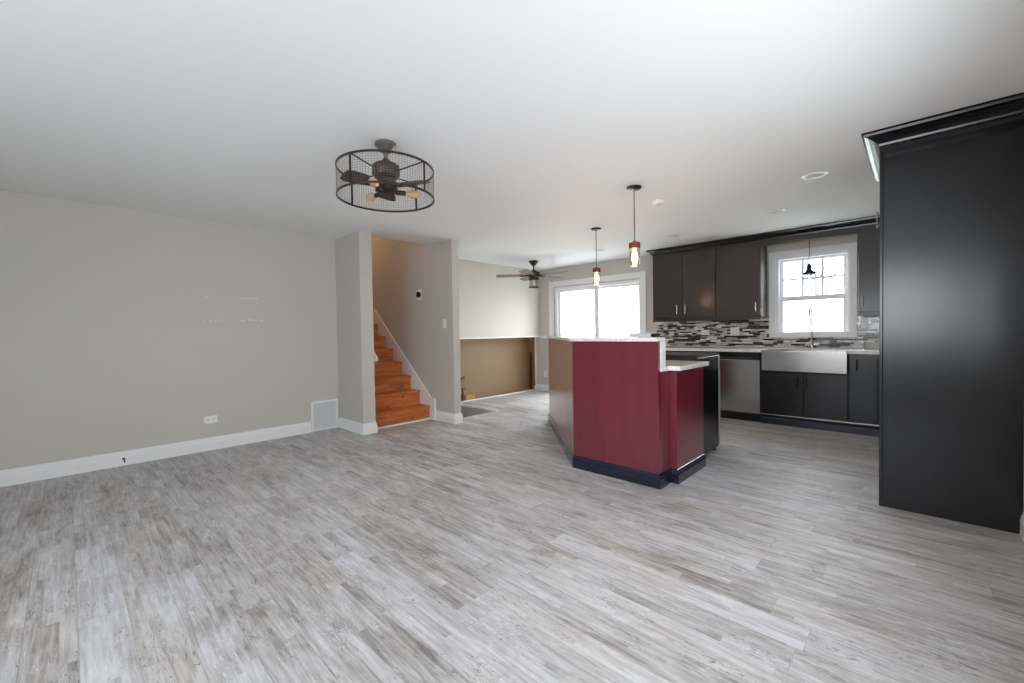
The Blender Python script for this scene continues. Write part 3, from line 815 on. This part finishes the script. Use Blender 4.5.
for k in range(3):
    a = radians(k * 120 + 30); u = Vector((cos(a), sin(a), 0)); v = Vector((-u.y, u.x, 0)); bm = new_bm()
    prof = [(.06, .022), (.10, .045), (.18, .06), (.25, .062), (.285, .045), (.29, 0)]
    out = [(r, w) for r, w in prof] + [(r, -w) for r, w in prof[::-1][1:]]
    up_, dn = [], []
    for r, w in out:
        z = 2.165 + w * .22; P = Vector((CX, CY_, z)) + u * r + v * w
        up_.append(bm.verts.new(P + Vector((0, 0, .003)))); dn.append(bm.verts.new(P - Vector((0, 0, .003))))
    bm.faces.new(up_); bm.faces.new(dn[::-1])
    for i in range(len(up_)):
        j = (i + 1) % len(up_); bm.faces.new([up_[i], dn[i], dn[j], up_[j]])
    bmesh.ops.recalc_face_normals(bm, faces=bm.faces)
    obj('blade', bm, MT['bronze'], cf)
for k in range(3):
    a = radians(k * 120 + 65); u = Vector((cos(a), sin(a), 0)); p = Vector((CX, CY_, 2.128))
    s = obj('lamp_arm', tube(new_bm(), [p + u * .06, p + u * .12], .016, 12), MT['bronze'], cf, smooth=True)
    obj('bulb', tube(new_bm(), [p + u * .121, p + u * .135, p + u * .165, p + u * .20, p + u * .215], [.011, .014, .027, .024, .008], 14), MT['bulb_off'], s, smooth=True)

# ------------------------------------------------------------------ far ceiling fan
ff = thing('ceiling_fan', 'five-blade ceiling fan with glass light near the far corner', 'ceiling fan', (-4.84, 5.66, CH))
c = (-4.84, 5.66)
b = lathe(new_bm(), [(0, CH - .001), (.085, CH - .001), (.085, CH - .015), (.035, CH - .075), (.02, CH - .085), (0, CH - .085)], c, 28); obj('canopy', b, MT['bronze'], ff, smooth=True)
b = tube(new_bm(), [(*c, CH - .08), (*c, 2.27)], .014, 10); obj('downrod', b, MT['bronze'], ff, smooth=True)
b = lathe(new_bm(), [(0, 2.29), (.03, 2.285), (.05, 2.262), (.10, 2.245), (.108, 2.21), (.10, 2.16), (.07, 2.135), (0, 2.135)], c, 32); obj('motor', b, MT['bronze'], ff, smooth=True)
for deg in (222, 150, 78, 6, 294):
    a = radians(deg); u = Vector((cos(a), sin(a), 0)); v = Vector((-u.y, u.x, 0)); bm = new_bm()
    prof = [(.16, .045), (.22, .06), (.45, .07), (.62, .07), (.655, .05)]
    out = [(r, w) for r, w in prof] + [(r, -w) for r, w in prof[::-1]]
    up_, dn = [], []
    for r, w in out:
        P = Vector((*c, 2.19 + w * .2)) + u * r + v * w
        up_.append(bm.verts.new(P + Vector((0, 0, .003)))); dn.append(bm.verts.new(P - Vector((0, 0, .003))))
    bm.faces.new(up_); bm.faces.new(dn[::-1])
    for i in range(len(up_)):
        j = (i + 1) % len(up_); bm.faces.new([up_[i], dn[i], dn[j], up_[j]])
    bmesh.ops.recalc_face_normals(bm, faces=bm.faces)
    bl = obj('blade', bm, MT['weathered'], ff)
    obj('blade_iron', tube(new_bm(), [Vector((*c, 2.19)) + u * .09, Vector((*c, 2.182)) + u * .24], [.014, .01], 8), MT['bronze'], bl, smooth=True)
b = lathe(new_bm(), [(0, 2.134), (.085, 2.134), (.088, 2.12), (.088, 2.105), (0, 2.105)], c, 28); obj('light_collar', b, MT['bronze'], ff, smooth=True)
b = lathe(new_bm(), [(.078, 2.104), (.080, 1.99), (.076, 1.99), (.074, 2.104), (.078, 2.104)], c, 28); obj('glass_shade', b, MT['seeded'], ff, smooth=True)
b = lathe(new_bm(), [(.060, 1.975), (.092, 1.975), (.092, 1.989), (.060, 1.989), (.060, 1.975)], c, 28); obj('shade_rim', b, MT['bronze'], ff, smooth=True)
b = lathe(new_bm(), [(0, 2.104), (.015, 2.104), (.026, 2.06), (.02, 2.03), (0, 2.02)], c, 16); obj('bulb', b, MT['plate'], ff, smooth=True)

# ------------------------------------------------------------------ ceiling fittings
rc = thing('recessed_light', 'recessed ceiling light nearest the tall black cabinet', 'ceiling light', (0, 0, 0), 'recessed ceiling lights')
b = lathe(new_bm(), [(.062, -.001), (.088, -.001), (.086, -.006), (.064, -.008), (.062, -.001)], (0, 0), 32); obj('trim_ring', b, MT['plate'], rc, smooth=True)
b = lathe(new_bm(), [(0, -.001), (.061, -.001), (.058, -.003), (0, -.004)], (0, 0), 32); obj('lens', b, MT['canlens'], rc, smooth=True)
rc.location = (-.60, 4.224, CH)
dup(rc, (-1.077, 5.207, CH), 'recessed ceiling light above the aisle before the sink window')
dup(rc, (-2.30, 5.55, CH), 'recessed ceiling light above the leftmost wall cabinet')
dup(rc, (-3.486, 5.632, CH), 'recessed ceiling light behind the cord of the farther jar pendant')
sm = thing('smoke_detector', 'white smoke detector on the ceiling right of the nearer jar pendant', 'smoke detector', (-1.797, 3.948, CH))
b = lathe(new_bm(), [(0, CH - .001), (.062, CH - .001), (.062, CH - .012), (.052, CH - .03), (.03, CH - .036), (0, CH - .036)], (-1.797, 3.948), 32); obj('housing', b, MT['plate'], sm, smooth=True)
b = lathe(new_bm(), [(0, CH - .0365), (.01, CH - .0365), (.009, CH - .04), (0, CH - .04)], (-1.797, 3.948), 12); obj('test_button', b, MT['canlens'], sm, smooth=True)


# ------------------------------------------------------------------ wall fittings
def plate_on(name, label, cat, axis, at, w, h, parts, group=None):
    """plate flat on a wall. axis 'x': wall faces +X at x=at[0]; axis 'y': wall faces -Y at y=at[1]. parts: (name, du, dv, w, h)"""
    t = thing(name, label, cat, at, group)

    def bx(u0, u1, v0, v1, d0, d1):
        bm = new_bm(); x, y, z = at
        if axis == 'x': box(bm, x + d0, x + d1, y + u0, y + u1, z + v0, z + v1)
        else: box(bm, x + u0, x + u1, y - d1, y - d0, z + v0, z + v1)
        return bm
    p = obj('cover_plate', bx(-w / 2, w / 2, -h / 2, h / 2, .0005, .006), MT['plate'], t, .0015)
    for n, du, dv, pw, ph in parts:
        q = obj(n, bx(du - pw / 2, du + pw / 2, dv - ph / 2, dv + ph / 2, .0062, .009), MT['plate'], t, .001)
        if n == 'socket':
            sl = bx(du - pw * .3, du - pw * .12, dv - ph * .2, dv + ph * .2, .0091, .0095)
            obj('slot', sl, MT['slot'], q); obj('slot', bx(du + pw * .12, du + pw * .3, dv - ph * .2, dv + ph * .2, .0091, .0095), MT['slot'], q)
    return t


plate_on('wall_outlet', 'white horizontal outlet low on the left wall', 'outlet', 'x', (XL, 1.04, .325), .118, .075,
         [('socket', -.025, 0, .034, .028), ('socket', .025, 0, .034, .028)])
plate_on('wall_outlet', 'white outlet low on the far wall just left of the island', 'outlet', 'y', (-5.415, YK, .35), .075, .118,
         [('socket', 0, -.025, .034, .028), ('socket', 0, .025, .034, .028)])
plate_on('wall_outlet', 'white outlet on the mosaic above the left counter end', 'outlet', 'y', (-2.30, YK - .01, 1.155), .118, .075,
         [('socket', -.025, 0, .034, .028), ('socket', .025, 0, .034, .028)])
plate_on('switch_plate', 'white double switch plate on the mosaic above the dishwasher', 'switch', 'y', (-1.89, YK - .01, 1.165), .118, .118,
         [('rocker', -.025, 0, .034, .066), ('rocker', .025, 0, .034, .066)])
plate_on('switch_plate', 'white plate on the mosaic right of the sink window', 'switch', 'y', (-.45, YK - .01, 1.245), .075, .118,
         [('rocker', 0, 0, .034, .066)])
plate_on('light_switch', 'white light switch on the wall right of the pine stairs', 'switch', 'y', (-4.60, 3.52, 1.335), .075, .118,
         [('rocker', 0, 0, .034, .066)])
th = thing('thermostat', 'round dark thermostat on a white plate beside the pine stairs', 'thermostat', (-5.168, 3.52, 1.765))


def disc_y(x, y0, y1, z, rx, rz, seg=32):
    bm = new_bm(); A = [bm.verts.new((x + rx * cos(2 * pi * k / seg), y0, z + rz * sin(2 * pi * k / seg))) for k in range(seg)]
    B = [bm.verts.new((v.co.x, y1, v.co.z)) for v in A]
    bm.faces.new(A); bm.faces.new(B[::-1])
    for k in range(seg): bm.faces.new([A[k], B[k], B[(k + 1) % seg], A[(k + 1) % seg]])
    bmesh.ops.recalc_face_normals(bm, faces=bm.faces); return bm


obj('wall_plate', box(new_bm(), -5.168 - .052, -5.168 + .052, 3.5130, 3.5195, 1.765 - .075, 1.765 + .075), MT['plate'], th, .006)
obj('dial', disc_y(-5.168, 3.4850, 3.5125, 1.765, .042, .042), MT['black'], th, .004)

# return-air grille at the foot of the left wall
vg = thing('return_air_grille', 'white return-air grille at the foot of the left wall corner', 'vent', (XL, 2.245, 0))
gy0, gy1, gz0, gz1 = 2.075, 2.41, .005, .378
b = new_bm(); f = .026
for a, c_, e, g in ((gy0, gy1, gz0, gz0 + f), (gy0, gy1, gz1 - f, gz1), (gy0, gy0 + f, gz0 + f, gz1 - f), (gy1 - f, gy1, gz0 + f, gz1 - f), ((gy0 + gy1) / 2 - .008, (gy0 + gy1) / 2 + .008, gz0 + f, gz1 - f)):
    box(b, XL + .001, XL + .014, a, c_, e, g)
obj('grille_frame', b, MT['white'], vg, .002)
obj('duct_backing', box(new_bm(), XL + .0005, XL + .002, gy0 + f, gy1 - f, gz0 + f, gz1 - f), MT['slot'], vg)
b = new_bm(); n = 24
for k in range(n):
    y = gy0 + f + .006 + (gy1 - gy0 - 2 * f - .012) * k / (n - 1)
    if abs(y - (gy0 + gy1) / 2) < .011: continue
    box(b, XL + .003, XL + .012, y - .0035, y + .0035, gz0 + f, gz1 - f)
s = obj('fins', b, MT['white'], vg)

# cable stub poking out of the baseboard
cj = thing('cable_stub', 'short black cable end poking from the left baseboard', 'cable', (XL + .016, .345, .06))
b = tube(new_bm(), [(XL + .0165, .345, .065), (XL + .03, .345, .066), (XL + .045, .347, .055), (XL + .05, .349, .035)], .005, 8); obj('cable', b, MT['black'], cj, smooth=True)
b = lathe(new_bm(), [(0, 0), (.011, 0), (.011, .004), (0, .004)], (0, 0), 12)
bmesh.ops.rotate(b, verts=b.verts, cent=(0, 0, 0), matrix=Matrix.Rotation(pi / 2, 3, 'Y')); bmesh.ops.translate(b, verts=b.verts, vec=(XL + .0165, .345, .065))
obj('grommet', b, MT['darkgrey'], cj)

# old screw-hole repairs on the left wall
for lab, y0, y1, z in (('long pale repair smear low left on the left wall', .99, 1.18, 1.373), ('pale repair smear low right on the left wall', 1.335, 1.59, 1.385),
                       ('faint pale repair dab high left on the left wall', 1.03, 1.055, 1.632), ('pale repair smear high right on the left wall', 1.34, 1.525, 1.63)):
    rnd = random.Random(int(y0 * 1000)); n = 4 if y1 - y0 > .05 else 1
    t = thing('wall_patch', lab, 'wall patch', (XL, (y0 + y1) / 2, z))
    for k in range(n):
        bm = new_bm()
        w = (y1 - y0) / n * rnd.uniform(.5, .95); yc = y0 + (y1 - y0) * (k + .5) / n; h = rnd.uniform(.006, .013); zc = z + rnd.uniform(-.004, .004)
        pts = [(yc + w / 2 * cos(2 * pi * i / 12), zc + h * sin(2 * pi * i / 12) * rnd.uniform(.7, 1.1)) for i in range(12)]
        A = [bm.verts.new((XL + .0004, p[0], p[1])) for p in pts]; B = [bm.verts.new((XL + .0016, p[0] * .97 + yc * .03, p[1] * .97 + zc * .03)) for p in pts]
        bm.faces.new(A[::-1]); bm.faces.new(B)
        for i in range(12): bm.faces.new([A[i], A[(i + 1) % 12], B[(i + 1) % 12], B[i]])
        bmesh.ops.recalc_face_normals(bm, faces=bm.faces)
        obj('smear', bm, MT['spackle'], t)

# ------------------------------------------------------------------ odds and ends by the brown wall
bx_ = thing('cardboard_box', 'small brown cardboard box at the foot of the brown wall', 'box', (-5.78, 4.94, -.035))
obj('carton', box(new_bm(), -5.835, -5.75, 4.83, 5.05, -.034, .10), MT['cardboard'], bx_, .003)
obj('flap', box(new_bm(), -5.83, -5.755, 4.835, 5.045, .101, .106), MT['cardboard'], bx_)
bk = thing('black_bucket', 'black bucket half hidden behind the wall stub by the opening', 'bucket', (-5.785, 4.74, -.035))
b = lathe(new_bm(), [(0, -.034), (.035, -.034), (.045, .12), (.042, .12), (.033, -.02), (0, -.02)], (-5.785, 4.73), 20); obj('pail', b, MT['black'], bk, smooth=True)
bt = thing('spray_bottle', 'orange-red spray bottle standing between the bucket and cardboard box', 'bottle', (-5.785, 4.80, -.035))
b = lathe(new_bm(), [(0, -.034), (.018, -.034), (.022, -.01), (.022, .17), (.012, .21), (0, .21)], (-5.785, 4.803), 16); obj('bottle_body', b, MT['red'], bt, smooth=True)
b = new_bm(); box(b, -5.80, -5.765, 4.77, 4.835, .211, .235); obj('trigger_head', b, MT['black'], bt, .004)
tl = thing('garden_hand_tool', 'dark long-handled brush standing against the brown wall', 'brush', (-5.82, 4.68, -.035))
b = tube(new_bm(), [(-5.829, 4.665, -.034), (-5.829, 4.70, .40)], .009, 8); obj('handle', b, MT['bronze'], tl, smooth=True)
b = new_bm(); box(b, -5.838, -5.80, 4.66, 4.86, .38, .43); obj('brush_head', b, MT['black'], tl, .008)
tag(obj('wood_strip', box(new_bm(), -5.81, -5.765, YK - .03, YK - .0125, .0, .79), MT['redwood']),
    'narrow dark red wood strip upright in the far corner', 'board')

# one unseen warm bulb added upstairs for the orange tint in the stairwell
for nm, loc, e in (('upstairs_hall_bulb', (-7.4, 2.85, 3.6), 14),):
    l = bpy.data.lights.new(nm, 'POINT'); l.energy = e; l.color = (1, .62, .34); l.shadow_soft_size = .08
    o = bpy.data.objects.new(nm, l); COL.objects.link(o); o.location = loc
